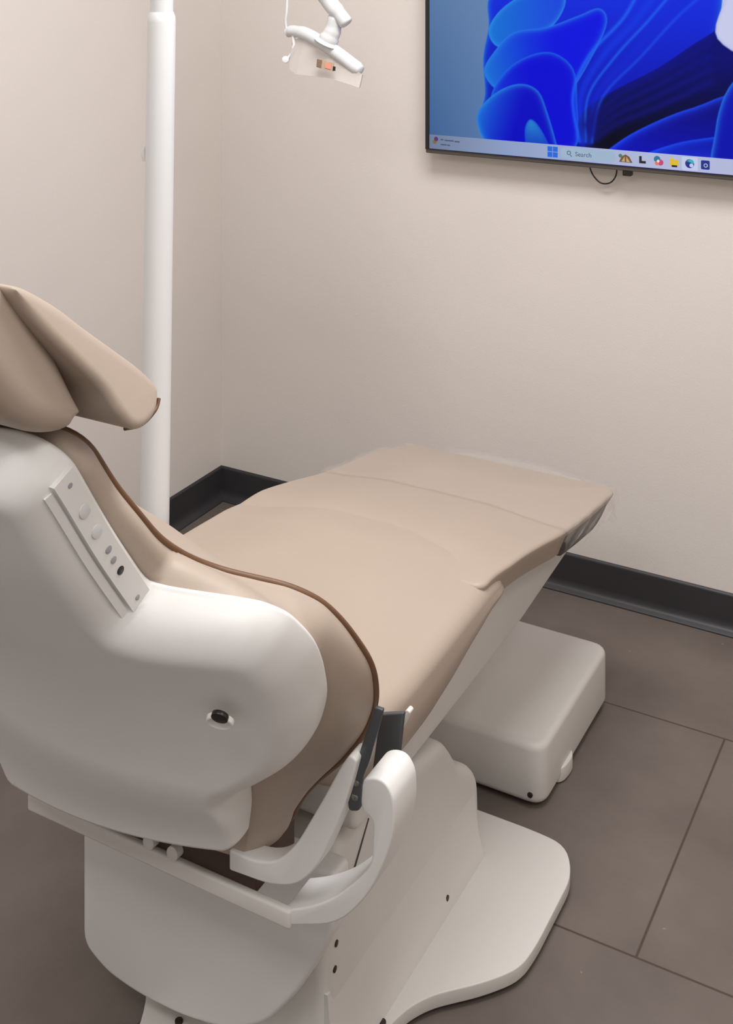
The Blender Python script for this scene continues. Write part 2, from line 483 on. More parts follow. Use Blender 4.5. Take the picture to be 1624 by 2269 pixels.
# ---- backrest: curved centre line with wings that wrap forward
ctl = np.array([(1.285, .38), (1.275, .45), (1.25, .55), (1.215, .65), (1.165, .75), (1.10, .85), (1.03, .95), (.965, 1.05), (.93, 1.10), (.895, 1.15)])
cs = np.r_[0, np.cumsum(np.linalg.norm(np.diff(ctl, axis=0), axis=1))]
tt = np.linspace(0, cs[-1], 400)
mg = np.gradient(ctl, cs, axis=0)
ii = np.clip(np.searchsorted(cs, tt, side='right') - 1, 0, len(cs) - 2)
hk = (cs[ii + 1] - cs[ii])[:, None]; uk = (tt - cs[ii])[:, None] / hk
CL = ((2 * uk ** 3 - 3 * uk ** 2 + 1) * ctl[ii] + (uk ** 3 - 2 * uk ** 2 + uk) * hk * mg[ii]
      + (-2 * uk ** 3 + 3 * uk ** 2) * ctl[ii + 1] + (uk ** 3 - uk ** 2) * hk * mg[ii + 1])
SL = np.r_[0, np.cumsum(np.linalg.norm(np.diff(CL, axis=0), axis=1))]
TL = np.gradient(CL, SL, axis=0); TL /= np.linalg.norm(TL, axis=1)[:, None]
def bmap(d, h, n):
    d = np.atleast_1d(np.asarray(d, float)); h = np.atleast_1d(np.asarray(h, float)); n = np.atleast_1d(np.asarray(n, float))
    y = np.interp(h, SL, CL[:, 0]); z = np.interp(h, SL, CL[:, 1])
    ty = np.interp(h, SL, TL[:, 0]); tz = np.interp(h, SL, TL[:, 1])
    k = n + .45 * d * d
    return np.c_[XC + d, y + tz * k, z - ty * k]

shell_w = table([.02, .062, .086, .126, .178, .190, .221, .257, .305, .360, .426, .481, .508, .518, .5245, .529, .536, .56, .68, .745, .80],
                [.150, .166, .172, .181, .187, .195, .233, .271, .301, .320, .327, .316, .292, .258, .215, .180, .160, .157, .157, .158, .160])
shell_l = table([.02, .045, .06, .08, .12, .20, .257, .305, .360, .426, .481, .508, .518, .5245, .529, .536, .56, .68, .745, .80],
                [.190, .205, .232, .248, .262, .277, .288, .303, .320, .327, .316, .292, .258, .215, .180, .160, .157, .157, .158, .160])
def shell_n(D, h, d):
    r = .016 + .026 * sstep(h - .13, .12)
    t = rimcurve(D, r)
    dep = .028 + .022 * sstep(h - .06, .18)
    return -dep * t - .3 * dep * np.clip(1 - (d / .33) ** 2, 0, 1) * t
def shell_map(d, h, n):
    d = np.atleast_1d(np.asarray(d, float)); h = np.atleast_1d(np.asarray(h, float))
    return bmap(d, h + .17 * d * (1 - sstep(h - .06, .22)), n)
shell, _ = pad('backrest_shell',
    dict(h0=.067, h1=.80, wl=lambda h: -shell_l(h), wr=shell_w, r0=.014, r1=.055, n=shell_n),
    dict(h0=.069, h1=.797, wl=lambda h: -shell_l(h) + .003, wr=lambda h: shell_w(h) - .003, r0=.014, r1=.055, n=lambda D, h, d: np.full_like(D, .006)),
    shell_map, M_WHITE, chair, rows=150, M=81, rings=2, bulge=.001)

cush_w = table([.045, .078, .115, .170, .221, .264, .301, .344, .403, .434, .449, .463, .492, .530, .60, .667, .75],
               [.180, .191, .218, .274, .310, .326, .330, .321, .299, .264, .224, .190, .166, .158, .149, .139, .136])
def cush_th(h):
    return .045 + .025 * (1 - sstep(h - .43, .14))
cf = dict(h0=.052, h1=.748, wl=lambda h: -cush_w(h), wr=cush_w, r0=.02, r1=.035,
          n=lambda D, h, d: cush_th(h) + .006 * rimcurve(D, .012) + .045 * sstep(D, .10))
cushion, rim_line = pad('backrest_cushion', cf,
    dict(h0=.056, h1=.752, wl=lambda h: -shell_w(h) + .008, wr=lambda h: shell_w(h) - .008, r0=.02, r1=.035, n=lambda D, h, d: np.full_like(D, .004)),
    bmap, M_TAN, chair, rows=150, M=61, rings=4, bulge=.012)
# resample the seam evenly and sweep the piping along it
rl = np.concatenate([rim_line, rim_line[:1]])
sl = np.r_[0, np.cumsum(np.linalg.norm(np.diff(rl, axis=0), axis=1))]
keep = np.r_[True, np.diff(sl) > 1e-7]; rl = rl[keep]; sl = sl[keep]
tq = np.linspace(0, sl[-1], 260, endpoint=False)
pp = np.c_[[np.interp(tq, sl, rl[:, k]) for k in range(3)]].T
for _ in range(3): pp = (np.roll(pp, 1, 0) + 2 * pp + np.roll(pp, -1, 0)) / 4
tube('piping', pp, .0046, M_PIPE, cushion, seg=10, closed=True)

# screw hole: its shade is a black disc, its lip highlight a white dish
sp0 = bmap(.247, .412, -.0755)[0]; e1 = bmap(.257, .412, -.0755)[0] - sp0; e2 = bmap(.247, .422, -.0755)[0] - sp0
nv = np.cross(e2, e1); nv /= np.linalg.norm(nv)
if nv[1] > 0: nv = -nv

# ---- control strip along the edge of the shell
def strip(name, h0, h1, dn0, dn1, lift0, lift1, m, parent, n=24, r=.0):
    """a raised strip between two (d,n) lines of the shell's side wall, from h0 to h1"""
    V = []; F = []
    a = np.array(dn0); b = np.array(dn1)
    nd = np.array([-(b - a)[1], (b - a)[0]]); nd /= np.linalg.norm(nd)
    if nd[0] < 0: nd = -nd
    for i in range(n + 1):
        h = h0 + (h1 - h0) * i / n
        q = [a + nd * lift0, b + nd * lift0, b * .97 + a * .03 + nd * lift1, a * .97 + b * .03 + nd * lift1]
        for p in q:
            V.append(bmap(p[0], h, p[1])[0])
    for i in range(n):
        for k in range(4):
            F.append((i * 4 + k, i * 4 + (k + 1) % 4, (i + 1) * 4 + (k + 1) % 4, (i + 1) * 4 + k))
    F.append((0, 1, 2, 3)); F.append((n * 4 + 3, n * 4 + 2, n * 4 + 1, n * 4))
    me_v = V
    me = bpy.data.meshes.new(name); me.from_pydata([tuple(map(float, p)) for p in me_v], [], F)
    bm = bmesh.new(); bm.from_mesh(me); bpy.data.meshes.remove(me)
    return from_bm(name, bm, m, parent, True, 30)
P0 = (.1585, -.002); P1 = (.153, -.030)
panel = strip('control_panel', .533, .757, P0, P1, -.014, .006, M_WHITE, chair)
strip('panel_rim', .528, .750, (.1515, -.0305), (.148, -.039), -.012, .003, M_WHITE, panel)
def on_panel(h, t, lift=.006):
    a = np.array(P0); b = np.array(P1); nd = np.array([-(b - a)[1], (b - a)[0]]); nd /= np.linalg.norm(nd)
    if nd[0] < 0: nd = -nd
    p = a + (b - a) * t + nd * (lift + .0008)
    c = bmap(p[0], h, p[1])[0]; o = bmap(p[0] + nd[0] * .01, h, p[1] + nd[1] * .01)[0]
    return c, (o - c)
for h, t, r, m, nm in ((.742, .45, .0030, M_MGREY, 'screw'), (.543, .55, .0032, M_MGREY, 'screw'),
                       (.700, .45, .0085, M_LGREY, 'button'), (.665, .45, .0080, M_LGREY, 'button'),
                       (.632, .45, .0045, M_MGREY, 'button'), (.615, .5, .0042, M_MGREY, 'button'), (.595, .5, .0050, M_BLACK, 'button')):
    c, nn = on_panel(h, t)
    disc(nm, c, nn, r, .003, m, panel)

# white dish set low, in place of the highlight on the hole's lip
hb = bmesh.new()
c0 = Vector(sp0)
V = []; F = []
seg = 28
ea = e1 / np.linalg.norm(e1); eb = np.cross(nv, ea)
if eb[2] < 0: eb = -eb
prof_h = [(.0165, -.003), (.0160, .0018), (.0145, .0026), (.0110, .0010), (.006, .0002), (.001, .0002)]
dv_ = eb + .36 * ea; dv_ /= np.linalg.norm(dv_)
lc = sp0 - dv_ * .0065
for r, dz in prof_h:
    for k in range(seg):
        a = 2 * math.pi * k / seg
        V.append(lc + ea * r * math.cos(a) + eb * r * .78 * math.sin(a) + nv * dz)
for i in range(len(prof_h) - 1):
    for k in range(seg):
        F.append((i * seg + k, i * seg + (k + 1) % seg, (i + 1) * seg + (k + 1) % seg, (i + 1) * seg + k))
F.append(tuple((len(prof_h) - 1) * seg + k for k in range(seg)))
hub = from_py('hole_lip_highlight', V, F, M_WHITE, shell)
disc('hole_shade', tuple(sp0 + dv_ * .0055 + nv * .0030), tuple(nv), .0098, .005, M_BLACK, hub)  # black disc standing in for the dark inside the hole

# ---- headrest: rear body and front pillow, joined at the top and open below
def pillow(name, side, x0, x1, m, parent, r=.03, K=10, tilt=0.):
    """extrude a closed side profile (y,z) across x; the ends are rolled over by r, less where the profile is thin"""
    S = catmull(side, 7, True); c = S.mean(0); n = len(S)
    T = np.roll(S, -1, 0) - np.roll(S, 1, 0); T /= np.linalg.norm(T, axis=1)[:, None]
    Nn = np.c_[T[:, 1], -T[:, 0]]
    area2 = (S[:, 0] * np.roll(S[:, 1], -1) - np.roll(S[:, 0], -1) * S[:, 1]).sum()
    if area2 < 0: Nn = -Nn
    R = np.full(n, r)
    for i in range(n):
        v = S - S[i]; dn = -(v @ Nn[i]); ok = dn > 1e-5
        R[i] = min(r, .9 * ((v[ok] ** 2).sum(1) / (2 * dn[ok])).min())
    for _ in range(6): R = np.minimum(R, (np.roll(R, 1) + R + np.roll(R, -1)) / 3)
    th = np.linspace(0, math.pi / 2, K)
    prof = [(x0 + r * (1 - math.cos(a)), 1 - math.sin(a)) for a in th[::1]]
    prof = [(x0 + r * (1 - math.sin(math.pi / 2 - a)), 1 - math.sin(a)) for a in th] + [(x1 - r * (1 - math.sin(math.pi / 2 - a)), 1 - math.sin(a)) for a in th[::-1]]
    V = []; F = []
    for x, f in prof:
        for q, nn, rr_ in zip(S, Nn, R):
            p = q - nn * f * rr_
            up = ((p[0] - c[0]) * .58 + (p[1] - c[1]) * .81) * tilt
            V.append((x + (up if x < XC else -up), p[0], p[1]))
    for i in range(len(prof) - 1):
        for k in range(n):
            F.append((i * n + k, i * n + (k + 1) % n, (i + 1) * n + (k + 1) % n, (i + 1) * n + k))
    F.append(tuple(range(n))[::-1]); F.append(tuple((len(prof) - 1) * n + k for k in range(n)))
    return from_py(name, V, F, m, parent, True, 100)
hr_rear = [(.955, 1.097), (.975, 1.103), (.983, 1.121), (.964, 1.168), (.939, 1.208), (.908, 1.250), (.872, 1.288), (.825, 1.322), (.79, 1.33), (.775, 1.31), (.79, 1.26), (.84, 1.19), (.884, 1.136), (.916, 1.111)]
hr_front = [(.880, 1.266), (.905, 1.258), (.950, 1.229), (.992, 1.195), (1.037, 1.160), (1.078, 1.127), (1.097, 1.103), (1.083, 1.084), (1.053, 1.079), (1.023, 1.085), (1.003, 1.106), (.985, 1.137), (.952, 1.173), (.914, 1.214), (.890, 1.245)]
headrest = pillow('headrest', hr_rear, 2 * XC + .886, -.886, M_TAN, chair, r=.030, tilt=.15)
hfront = pillow('headrest_pillow', hr_front, 2 * XC + .868, -.868, M_TAN, chair, r=.013, tilt=.55)
tube('piping', catmull([(-.872, 1.093, 1.092), (-.869, 1.083, 1.083), (-.864, 1.053, 1.078), (-.862, 1.023, 1.084)], 6), .0022, M_PIPE, hfront, seg=8)
box('headrest_stem', (XC - .05, .925, 1.02), (XC + .05, .955, 1.14), M_BLACK, chair, bev=.006)
prism('headrest_hinge', [(.93, 1.12), (.99, 1.12), (1.03, 1.10), (1.02, 1.14), (.95, 1.20)], 'x', XC - .13, XC + .13, M_BROWN, chair, bev=.004)

# ---- cross rail, gap shade, hinge knuckles and armrest bracket below the backrest
box('armrest_rail', (XC - .2215, 1.296, .368), (XC + .222, 1.308, .392), M_CREAM, chair, bev=.004)
box('gap_shade_bar', (XC - .185, 1.306, .386), (XC + .165, 1.40, .432), M_BROWN, chair, bev=.004)  # dark bar in place of the shade between shell and rail
for x in (-1.050, -1.010):
    disc('hinge_knuckle', (x, 1.293, .402), (0, -1, .1), .009, .03, M_CREAM, chair)
lip = [(-.912, .449), (-.876, .447), (-.840, .458), (-.812, .488), (-.772, .560), (-.747, .608), (-.735, .626), (-.725, .622), (-.735, .585), (-.748, .545), (-.778, .476), (-.809, .440), (-.849, .426), (-.912, .422)]
prism('hip_bracket', round_poly(lip, [.004, .02, .02, .02, .02, .02, .006, .006, .02, .02, .02, .02, .02, .004], 4), 'y', 1.284, 1.314, M_WHITE, chair, bev=.007, seg=4)
hook = [(-.835, .370), (-.760, .400), (-.715, .455), (-.690, .515), (-.682, .550), (-.684, .582), (-.695, .597), (-.712, .597), (-.727, .588), (-.731, .572), (-.728, .553), (-.711, .545), (-.713, .492), (-.730, .468), (-.766, .430), (-.805, .404), (-.84, .388)]
prism('armrest_bracket', round_poly(hook, [.004, .03, .03, .03, .03, .012, .01, .012, .012, .02, .008, .008, .014, .014, .03, .03, .004], 4), 'y', 1.300, 1.362, M_WHITE, chair, bev=.011, seg=4)
strap = [(-.744, .547), (-.7455, .575), (-.733, .610), (-.719, .652), (-.7075, .684), (-.6965, .684), (-.715, .615), (-.725, .593), (-.728, .552)]
lever = prism('armrest_lever', round_poly(strap, [.006, .01, .02, .02, .002, .002, .01, .01, .006], 4), 'y', 1.297, 1.303, M_STEEL, chair, bev=.002)
disc('pivot_bolt', (-.7330, 1.2966, .585), (0, -1, .15), .0042, .004, M_CHROME, lever)
disc('pivot_bolt', (-.7350, 1.2966, .567), (0, -1, .15), .0048, .004, M_CHROME, lever)
prism('lever_plate', [(-.748, .615), (-.714, .627), (-.724, .540), (-.760, .535)], 'y', 1.385, 1.393, M_STEEL, lever, bev=.002)
prism('seat_clip', round_poly([(-.768, .545), (-.743, .588), (-.737, .585), (-.757, .545)], .004, 3), 'y', 1.45, 1.462, M_WHITE, chair, bev=.002)

# ================================================================== clear cover over the toe end
rng = np.random.default_rng(4)
ys = np.linspace(2.195, 2.560, 36)
prof_x = np.r_[np.full(9, -1.0), np.linspace(-1, 1, 41), np.full(9, 1.0)]
V = []; F = []
ncol = len(prof_x)
ph = rng.uniform(0, 6.28, 12)
for i, y in enumerate(ys):
    yy = min(y, 2.54); w = float(leg_w(np.array([yy]))[0]) + .004
    if y > 2.51: w -= .035 * ((y - 2.51) / .05) ** 2
    zt = float(ztop(np.array([yy]))[0]) + .0022
    for j in range(ncol):
        u = prof_x[j]
        wl_ = w + .018 - .045 * float(sstep(np.array(y - 2.40), .13))
        d = u * (w if u > 0 else wl_)
        wr = .0018 * math.sin(31 * u + ph[0] + 40 * y) * math.sin(23 * y + ph[1]) + .0012 * math.sin(70 * u + ph[2] - 55 * y)
        if 9 <= j < 50:
            edge = (1 - abs(u)) * w
            z = zt + .0145 * float(sstep(np.array(edge), .18)) + .001 + abs(wr) * .8
            if y > 2.525: z -= .45 * (y - 2.525) + 4 * (y - 2.525) ** 2
        else:
            k = (9 - j) if j < 9 else (j - 49)
            drop = k / 9 * (.046 + .010 * math.sin(60 * y + ph[3] + j) + .012 * (y > 2.44))
            z = zt - drop
            d = u * ((w if u > 0 else wl_) + .0035 * math.sin(90 * y + ph[4] + k * 1.1) - .0009 * k + .003)
            if y > 2.525: z -= .45 * (y - 2.525)
        V.append((XC + d, y + wr, z))
for i in range(len(ys) - 1):
    for j in range(ncol - 1):
        F.append((i * ncol + j, i * ncol + j + 1, (i + 1) * ncol + j + 1, (i + 1) * ncol + j))
cover = from_py('plastic_cover', V, F, M_CLEAR, None, True, 80)
sol = cover.modifiers.new('thickness', 'SOLIDIFY'); sol.thickness = .0006
tag(cover, 'clear crinkled plastic sleeve pulled over the foot end of the tan dental chair', 'plastic cover')

# ================================================================== post mounted dental light
lamp = thing('dental_light', 'white dental light with a tall round pole beside the chair and a small clear-shielded head',
             'dental light', (-1.402, 1.733, 0))
def lean(z):  # the post leans very slightly
    return np.array([-1.402 + .0135 * z, 1.733 + .0045 * z, z])
pole = tube('pole', [lean(z) for z in (.02, .6, 1.20, 1.464, 1.474, 1.482)], [.0262, .0260, .0255, .0253, .0245, .0215], M_POLE, lamp, seg=32)
tube('upper_pole', [lean(z) for z in (1.47, 1.7, 2.02, 2.035)], [.0207, .0203, .02, .016], M_POLE, lamp, seg=28)
disc('pole_flange', lean(.025), (0, 0, 1), .060, .025, M_POLE, lamp, seg=40, bev=.006)
c = lean(1.228)
tube('cable_clip', [c + np.array([-.0235, -.012, -.012]), c + np.array([-.0262, -.013, 0]), c + np.array([-.0235, -.012, .014])], [.004, .0048, .002], M_POLE, pole, seg=8)
A = lean(1.93)
box('arm_hub', A + np.array([-.032, -.032, -.035]), A + np.array([.032, .032, .035]), M_POLE, lamp, bev=.012)
tube('arm', catmull([A, A + np.array([-.02, .20, .05]), (-1.47, 2.15, 1.95), (-1.482, 2.33, 1.88), (-1.478, 2.375, 1.75), (-1.468, 2.385, 1.62)], 8), .018, M_POLE, lamp, seg=18)
tube('arm_joint', catmull([(-1.468, 2.385, 1.63), (-1.45, 2.388, 1.53), (-1.425, 2.391, 1.478), (-1.398, 2.393, 1.448), (-1.377, 2.395, 1.424)], 6), [.020] * 6 + [.020] * 6 + [.0185] * 6 + [.0165] * 6 + [.013], M_HEAD, lamp, seg=18)
tube('neck', catmull([(-1.405, 2.397, 1.452), (-1.409, 2.396, 1.432), (-1.414, 2.394, 1.408), (-1.420, 2.391, 1.393), (-1.426, 2.390, 1.380)], 4), [.014] * 3 + [.018] * 5 + [.020] * 4 + [.023] * 3 + [.028, .032], M_HEAD, lamp, seg=20)
# head: a flat rounded bar that dips towards the room
bar = catmull([(-1.549, 2.414, 1.398), (-1.530, 2.412, 1.402), (-1.490, 2.404, 1.397), (-1.445, 2.396, 1.380), (-1.395, 2.388, 1.356), (-1.350, 2.380, 1.332), (-1.330, 2.377, 1.322)], 6)
nb = len(bar)
head = tube('lamp_head', bar, [.008] + [.0125] * 3 + [.014] * 6 + [.0155] * (nb - 14) + [.013] * 2 + [.011] + [.006], M_HEAD, lamp, seg=18)
for v in head.data.vertices:            # deeper than it is tall
    pass
tube('handle', catmull([(-1.541, 2.404, 1.56), (-1.5415, 2.404, 1.50), (-1.543, 2.403, 1.45), (-1.547, 2.404, 1.425), (-1.547, 2.408, 1.402)], 5), .0032, M_POLE, head, seg=10)
disc('handle_knob', (-1.536, 2.386, 1.338), (.48, -.87, .1), .0082, .022, M_POLE, head, bev=.002)
tube('knob_post', [(-1.527, 2.405, 1.392), (-1.522, 2.402, 1.372), (-1.526, 2.40, 1.352), (-1.538, 2.398, 1.338)], .004, M_POLE, head, seg=10)
# clear shield hanging under the bar
P = [(-1.530, 2.406, 1.384), (-1.5225, 2.380, 1.318), (-1.498, 2.371, 1.307), (-1.405, 2.363, 1.304), (-1.345, 2.356, 1.293), (-1.323, 2.354, 1.288), (-1.322, 2.366, 1.316), (-1.395, 2.384, 1.350), (-1.445, 2.392, 1.374), (-1.490, 2.401, 1.390)]
bm = bmesh.new(); vs = [bm.verts.new(p) for p in P]
bm.faces.new(vs); bmesh.ops.triangulate(bm, faces=bm.faces[:])
r_ = bmesh.ops.extrude_face_region(bm, geom=bm.faces[:])
for v in r_['geom']:
    if isinstance(v, bmesh.types.BMVert): v.co += Vector((-.004, .012, -.002))
shield = from_bm('shield', bm, M_SHIELD, lamp, False)
shield['label'] = 'clear plastic shield'
# label strip on the shield
def quad_label(name, c, du, dv, m, parent):
    c = np.array(c); du = np.array(du) / 2; dv = np.array(dv) / 2
    nrm = np.cross(du, dv); nrm /= np.linalg.norm(nrm)
    if nrm[1] > 0: nrm = -nrm
    V = []
    for t in (0, .0012):
        for a, b in ((-1, -1), (1, -1), (1, 1), (-1, 1)): V.append(c + a * du + b * dv + nrm * t)
    F = [(3, 2, 1, 0), (4, 5, 6, 7)] + [(k, (k + 1) % 4, 4 + (k + 1) % 4, 4 + k) for k in range(4)]
    return from_py(name, V, F, m, parent, False)
LU = np.array([.0535, -.004, -.009]); LV = np.array([-.001, .006, .0185])
LC = np.array([-1.411, 2.357, 1.3335])
M_L1 = mat('label_tan', (172, 150, 126), .5, noise=.2, nscale=500); M_L2 = mat('label_orange', (206, 138, 122), .5); M_L3 = mat('label_brown', (118, 98, 84), .5, noise=.3, nscale=700)
sticker = quad_label('sticker', LC, LU * .86, LV, M_L1, shield)
sticker['label'] = 'tan and orange warning sticker'
quad_label('sticker_panel', LC + LU * -.30 + np.array([0, -.0013, 0]), LU * .24, LV * .9, M_L3, shield)
quad_label('sticker_panel', LC + LU * .16 + np.array([0, -.0013, 0]), LU * .30, LV * .66, M_L2, shield)
quad_label('sticker_panel', LC + LU * .47 + LV * -.12 + np.array([0, -.0013, 0]), LU * .12, LV * .5, M_BLACK, shield)

# ================================================================== television
TX0, TX1, TZ0, TZ1, TY = -1.411, -.341, 1.063, 1.676, 2.860
tv = thing('television', 'flat wall television showing blue folds and an icon bar above the chair foot', 'television', ((TX0 + TX1) / 2, TY, TZ0))
tv_body = box('television_case', (TX0, TY + .002, TZ0), (TX1, TY + .036, TZ1), M_BEZEL, tv, bev=.003)
SX0, SX1, SZ0, SZ1 = TX0 + .012, TX1 - .012, TZ0 + .0125, TZ1 - .012
bm = bmesh.new()     # black border ring
o_ = [(TX0 + .001, TZ0 + .0105), (TX1 - .001, TZ0 + .0105), (TX1 - .001, TZ1 - .001), (TX0 + .001, TZ1 - .001)]
i_ = [(SX0, SZ0), (SX1, SZ0), (SX1, SZ1), (SX0, SZ1)]
ov = [[bm.verts.new((x, y, z)) for x, z in o_] for y in (TY - .001, TY + .004)]
iv = [[bm.verts.new((x, y, z)) for x, z in i_] for y in (TY - .001, TY + .004)]
for k in range(4):
    j = (k + 1) % 4
    bm.faces.new((ov[0][k], ov[0][j], iv[0][j], iv[0][k])); bm.faces.new((ov[1][k], ov[1][j], iv[1][j], iv[1][k]))
    bm.faces.new((ov[0][k], ov[0][j], ov[1][j], ov[1][k])); bm.faces.new((iv[0][k], iv[0][j], iv[1][j], iv[1][k]))
from_bm('bezel', bm, M_BLACK, tv, False)
box('wall_mount', (-1.05, TY + .036, 1.2), (-.70, WALL_Y, 1.55), M_BLACK, tv, bev=.003)
box('infrared_sensor', (-.889, TY + .006, 1.050), (-.868, TY + .026, 1.0635), M_BLACK, tv, bev=.002)

# the picture on the screen: soft blue folds, coloured point by point on a fine grid
NX, NZ = 560, 320
gx = np.linspace(SX0, SX1, NX); gz = np.linspace(SZ0, SZ1, NZ)
X, Z = np.meshgrid(gx, gz)
U = (X - SX0); W = (Z - SZ0)
def seg_dist(poly, closed=True):
    D = np.full(U.shape, 9.0)
    k = len(poly)
    for i in range(k if closed else k - 1):
        a = poly[i]; b = poly[(i + 1) % k]; ab = b - a; l2 = ab @ ab
        if l2 < 1e-12: continue
        t = np.clip(((U - a[0]) * ab[0] + (W - a[1]) * ab[1]) / l2, 0, 1)
        D = np.minimum(D, (U - a[0] - t * ab[0]) ** 2 + (W - a[1] - t * ab[1]) ** 2)
    return np.sqrt(D)
def inside(poly):
    c = np.zeros(U.shape, bool); k = len(poly)
    for i in range(k):
        a = poly[i]; b = poly[(i + 1) % k]
        if abs(b[1] - a[1]) < 1e-12: continue
        m_ = ((a[1] > W) != (b[1] > W)) & (U < (b[0] - a[0]) * (W - a[1]) / (b[1] - a[1]) + a[0])
        c ^= m_
    return c
def rgb(c): return np.array(c, float) / 255
img = np.zeros(U.shape + (3,))
g = np.clip(U / .30, 0, 1)[..., None]; gw = np.clip(W / .40, 0, 1)[..., None]
img[:] = rgb((62, 98, 148)) * (1 - g) + rgb((112, 140, 186)) * g
img = img * (1 - .5 * gw) + (rgb((120, 150, 188)) * .5) * gw
img = np.where(U[..., None] > .70, rgb((206, 208, 240)), img)
def fold(pts, body, shade, rim, rw, axis=(0, 1), a0=0., a1=.3, smooth=5):
    """one fold of cloth: a body that runs from one blue to another across it, and a pale rim"""
    global img
    poly = catmull(pts, smooth, True)
    ins = inside(poly); D = seg_dist(poly)
    s = np.clip(((U * axis[0] + W * axis[1]) - a0) / (a1 - a0), 0, 1)[..., None]
    colr = rgb(body) * (1 - s) + rgb(shade) * s
    e = np.exp(-(D / rw) ** 1.2)[..., None]
    colr = colr * (1 - e) + rgb(rim) * e
    al = np.clip(D / .0022, 0, 1)[..., None] * ins[..., None]
    img = img * (1 - al) + colr * al
def strand(pts, c, w, a=1.):
    global img
    D = seg_dist(catmull(pts, 8), False)
    e = (a * np.exp(-(D / w) ** 2))[..., None]
    img = img * (1 - e) + rgb(c) * e
# u,w in metres from the screen's lower corner
fold([(.17, .40), (.27, .455), (.40, .52), (.62, .56), (.74, .46), (.735, .30), (.71, .17), (.80, .10), (.80, -.02), (.30, -.02), (.20, .03), (.14, .08), (.155, .15), (.15, .24), (.165, .32)],
     (2, 6, 150), (16, 48, 235), (28, 110, 225), .008, (0, 1), 0, .45)
fold([(.165, .315), (.21, .375), (.30, .42), (.37, .40), (.34, .33), (.26, .29), (.19, .27)], (18, 118, 215), (24, 70, 225), (46, 150, 235), .006, (1, 0), .16, .36)
fold([(.152, .205), (.185, .265), (.235, .31), (.32, .325), (.40, .355), (.455, .375), (.475, .34), (.44, .26), (.38, .17), (.30, .15), (.20, .155)],
     (20, 112, 216), (6, 16, 226), (40, 128, 232), .0075, (1, .2), .20, .40)
fold([(.17, .14), (.215, .215), (.28, .255), (.34, .262), (.39, .225), (.40, .15), (.395, .03), (.30, .02), (.20, .05)],
     (12, 70, 215), (3, 6, 214), (32, 118, 232), .007, (1, .3), .18, .34)
fold([(.132, .085), (.15, .125), (.20, .165), (.255, .182), (.30, .165), (.325, .11), (.35, .03), (.36, -.01), (.20, -.01), (.15, .035)],
     (16, 92, 214), (2, 4, 196), (42, 140, 226), .0075, (1, -.3), .12, .22)
fold([(.265, .02), (.262, .07), (.278, .096), (.305, .075), (.335, .02), (.34, -.01), (.27, -.01)], (14, 50, 190), (40, 150, 215), (10, 60, 220), .004, (0, 1), .02, .10)
fold([(.40, .09), (.43, .14), (.50, .185), (.60, .24), (.70, .31), (.78, .34), (.80, .15), (.66, .12), (.58, .08), (.50, .02), (.43, .02)],
     (2, 2, 26), (2, 6, 110), (4, 16, 150), .008, (0, 1), .06, .26)
fold([(.45, .0), (.50, .055), (.58, .105), (.68, .15), (.80, .18), (.80, -.02), (.55, -.02)], (6, 14, 200), (3, 5, 120), (30, 80, 250), .010, (0, 1), .0, .16)
fold([(.51, .0), (.58, .04), (.68, .075), (.80, .085), (.80, -.02), (.6, -.02)], (20, 56, 235), (4, 8, 150), (24, 84, 250), .008, (0, 1), .0, .09)
for k, (o, c_, w_, a_) in enumerate(((0, (30, 100, 245), .005, .8), (.035, (16, 60, 235), .010, .6), (.065, (30, 104, 245), .004, .7), (.10, (14, 40, 215), .012, .6), (.125, (26, 84, 240), .004, .6))):
    strand([(.405 + .25 * o, .05), (.388 + o * .6, .16), (.43 + o, .26), (.52 + o, .36), (.56 + o * 1.5, .46), (.55 + o * 1.9, .58)], c_, w_, a_)
for k in range(4):
    strand([(.42 + .01 * k, .09 - .01 * k), (.50, .165 - .022 * k), (.60, .225 - .026 * k), (.72, .30 - .03 * k)], (8, 14, 130), .009, .6)
for k in range(3):
    strand([(.18 + .02 * k, .43 + .012 * k), (.24, .405 + .02 * k), (.29, .41 + .02 * k), (.34, .45 + .03 * k)], (70, 160, 245), .0024, .8)
fold([(.735, .31), (.75, .40), (.77, .46), (.90, .62), (1.06, .60), (1.06, .28), (.85, .26)], (206, 208, 240), (186, 198, 232), (170, 180, 235), .004, (1, 0), .74, 1.05)
fold([(.74, -.02), (.73, .10), (.76, .20), (.82, .25), (.90, .24), (.95, .17), (.93, .08), (.97, -.02)], (4, 10, 170), (14, 60, 225), (40, 130, 235), .008, (1, 0), .74, .97)
fold([(.78, -.02), (.79, .07), (.83, .13), (.88, .12), (.90, .05), (.91, -.02)], (3, 6, 150), (16, 70, 220), (44, 140, 235), .007, (1, 0), .78, .92)
img = np.clip(img, 0, 1)
lv = np.where(img <= .04045, img / 12.92, ((img + .055) / 1.055) ** 2.4)
vid = np.arange(NX * NZ).reshape(NZ, NX)
quads = np.stack([vid[:-1, :-1], vid[:-1, 1:], vid[1:, 1:], vid[1:, :-1]], -1).reshape(-1, 4)
co = np.stack([X, np.full_like(X, TY + .0015), Z], -1).reshape(-1, 3) - np.array(tv.location)
me = bpy.data.meshes.new('screen')
me.vertices.add(len(co)); me.vertices.foreach_set('co', co.ravel())
me.loops.add(quads.size); me.loops.foreach_set('vertex_index', quads.ravel())
me.polygons.add(len(quads)); me.polygons.foreach_set('loop_start', np.arange(0, quads.size, 4))
me.update(calc_edges=True)
ca_ = me.color_attributes.new('picture', 'FLOAT_COLOR', 'POINT')
ca_.data.foreach_set('color', np.c_[lv.reshape(-1, 3), np.ones(len(co))].ravel())
M_SCR, nt, b = new_mat('lit_screen')
at = nt.nodes.new('ShaderNodeVertexColor'); at.layer_name = 'picture'
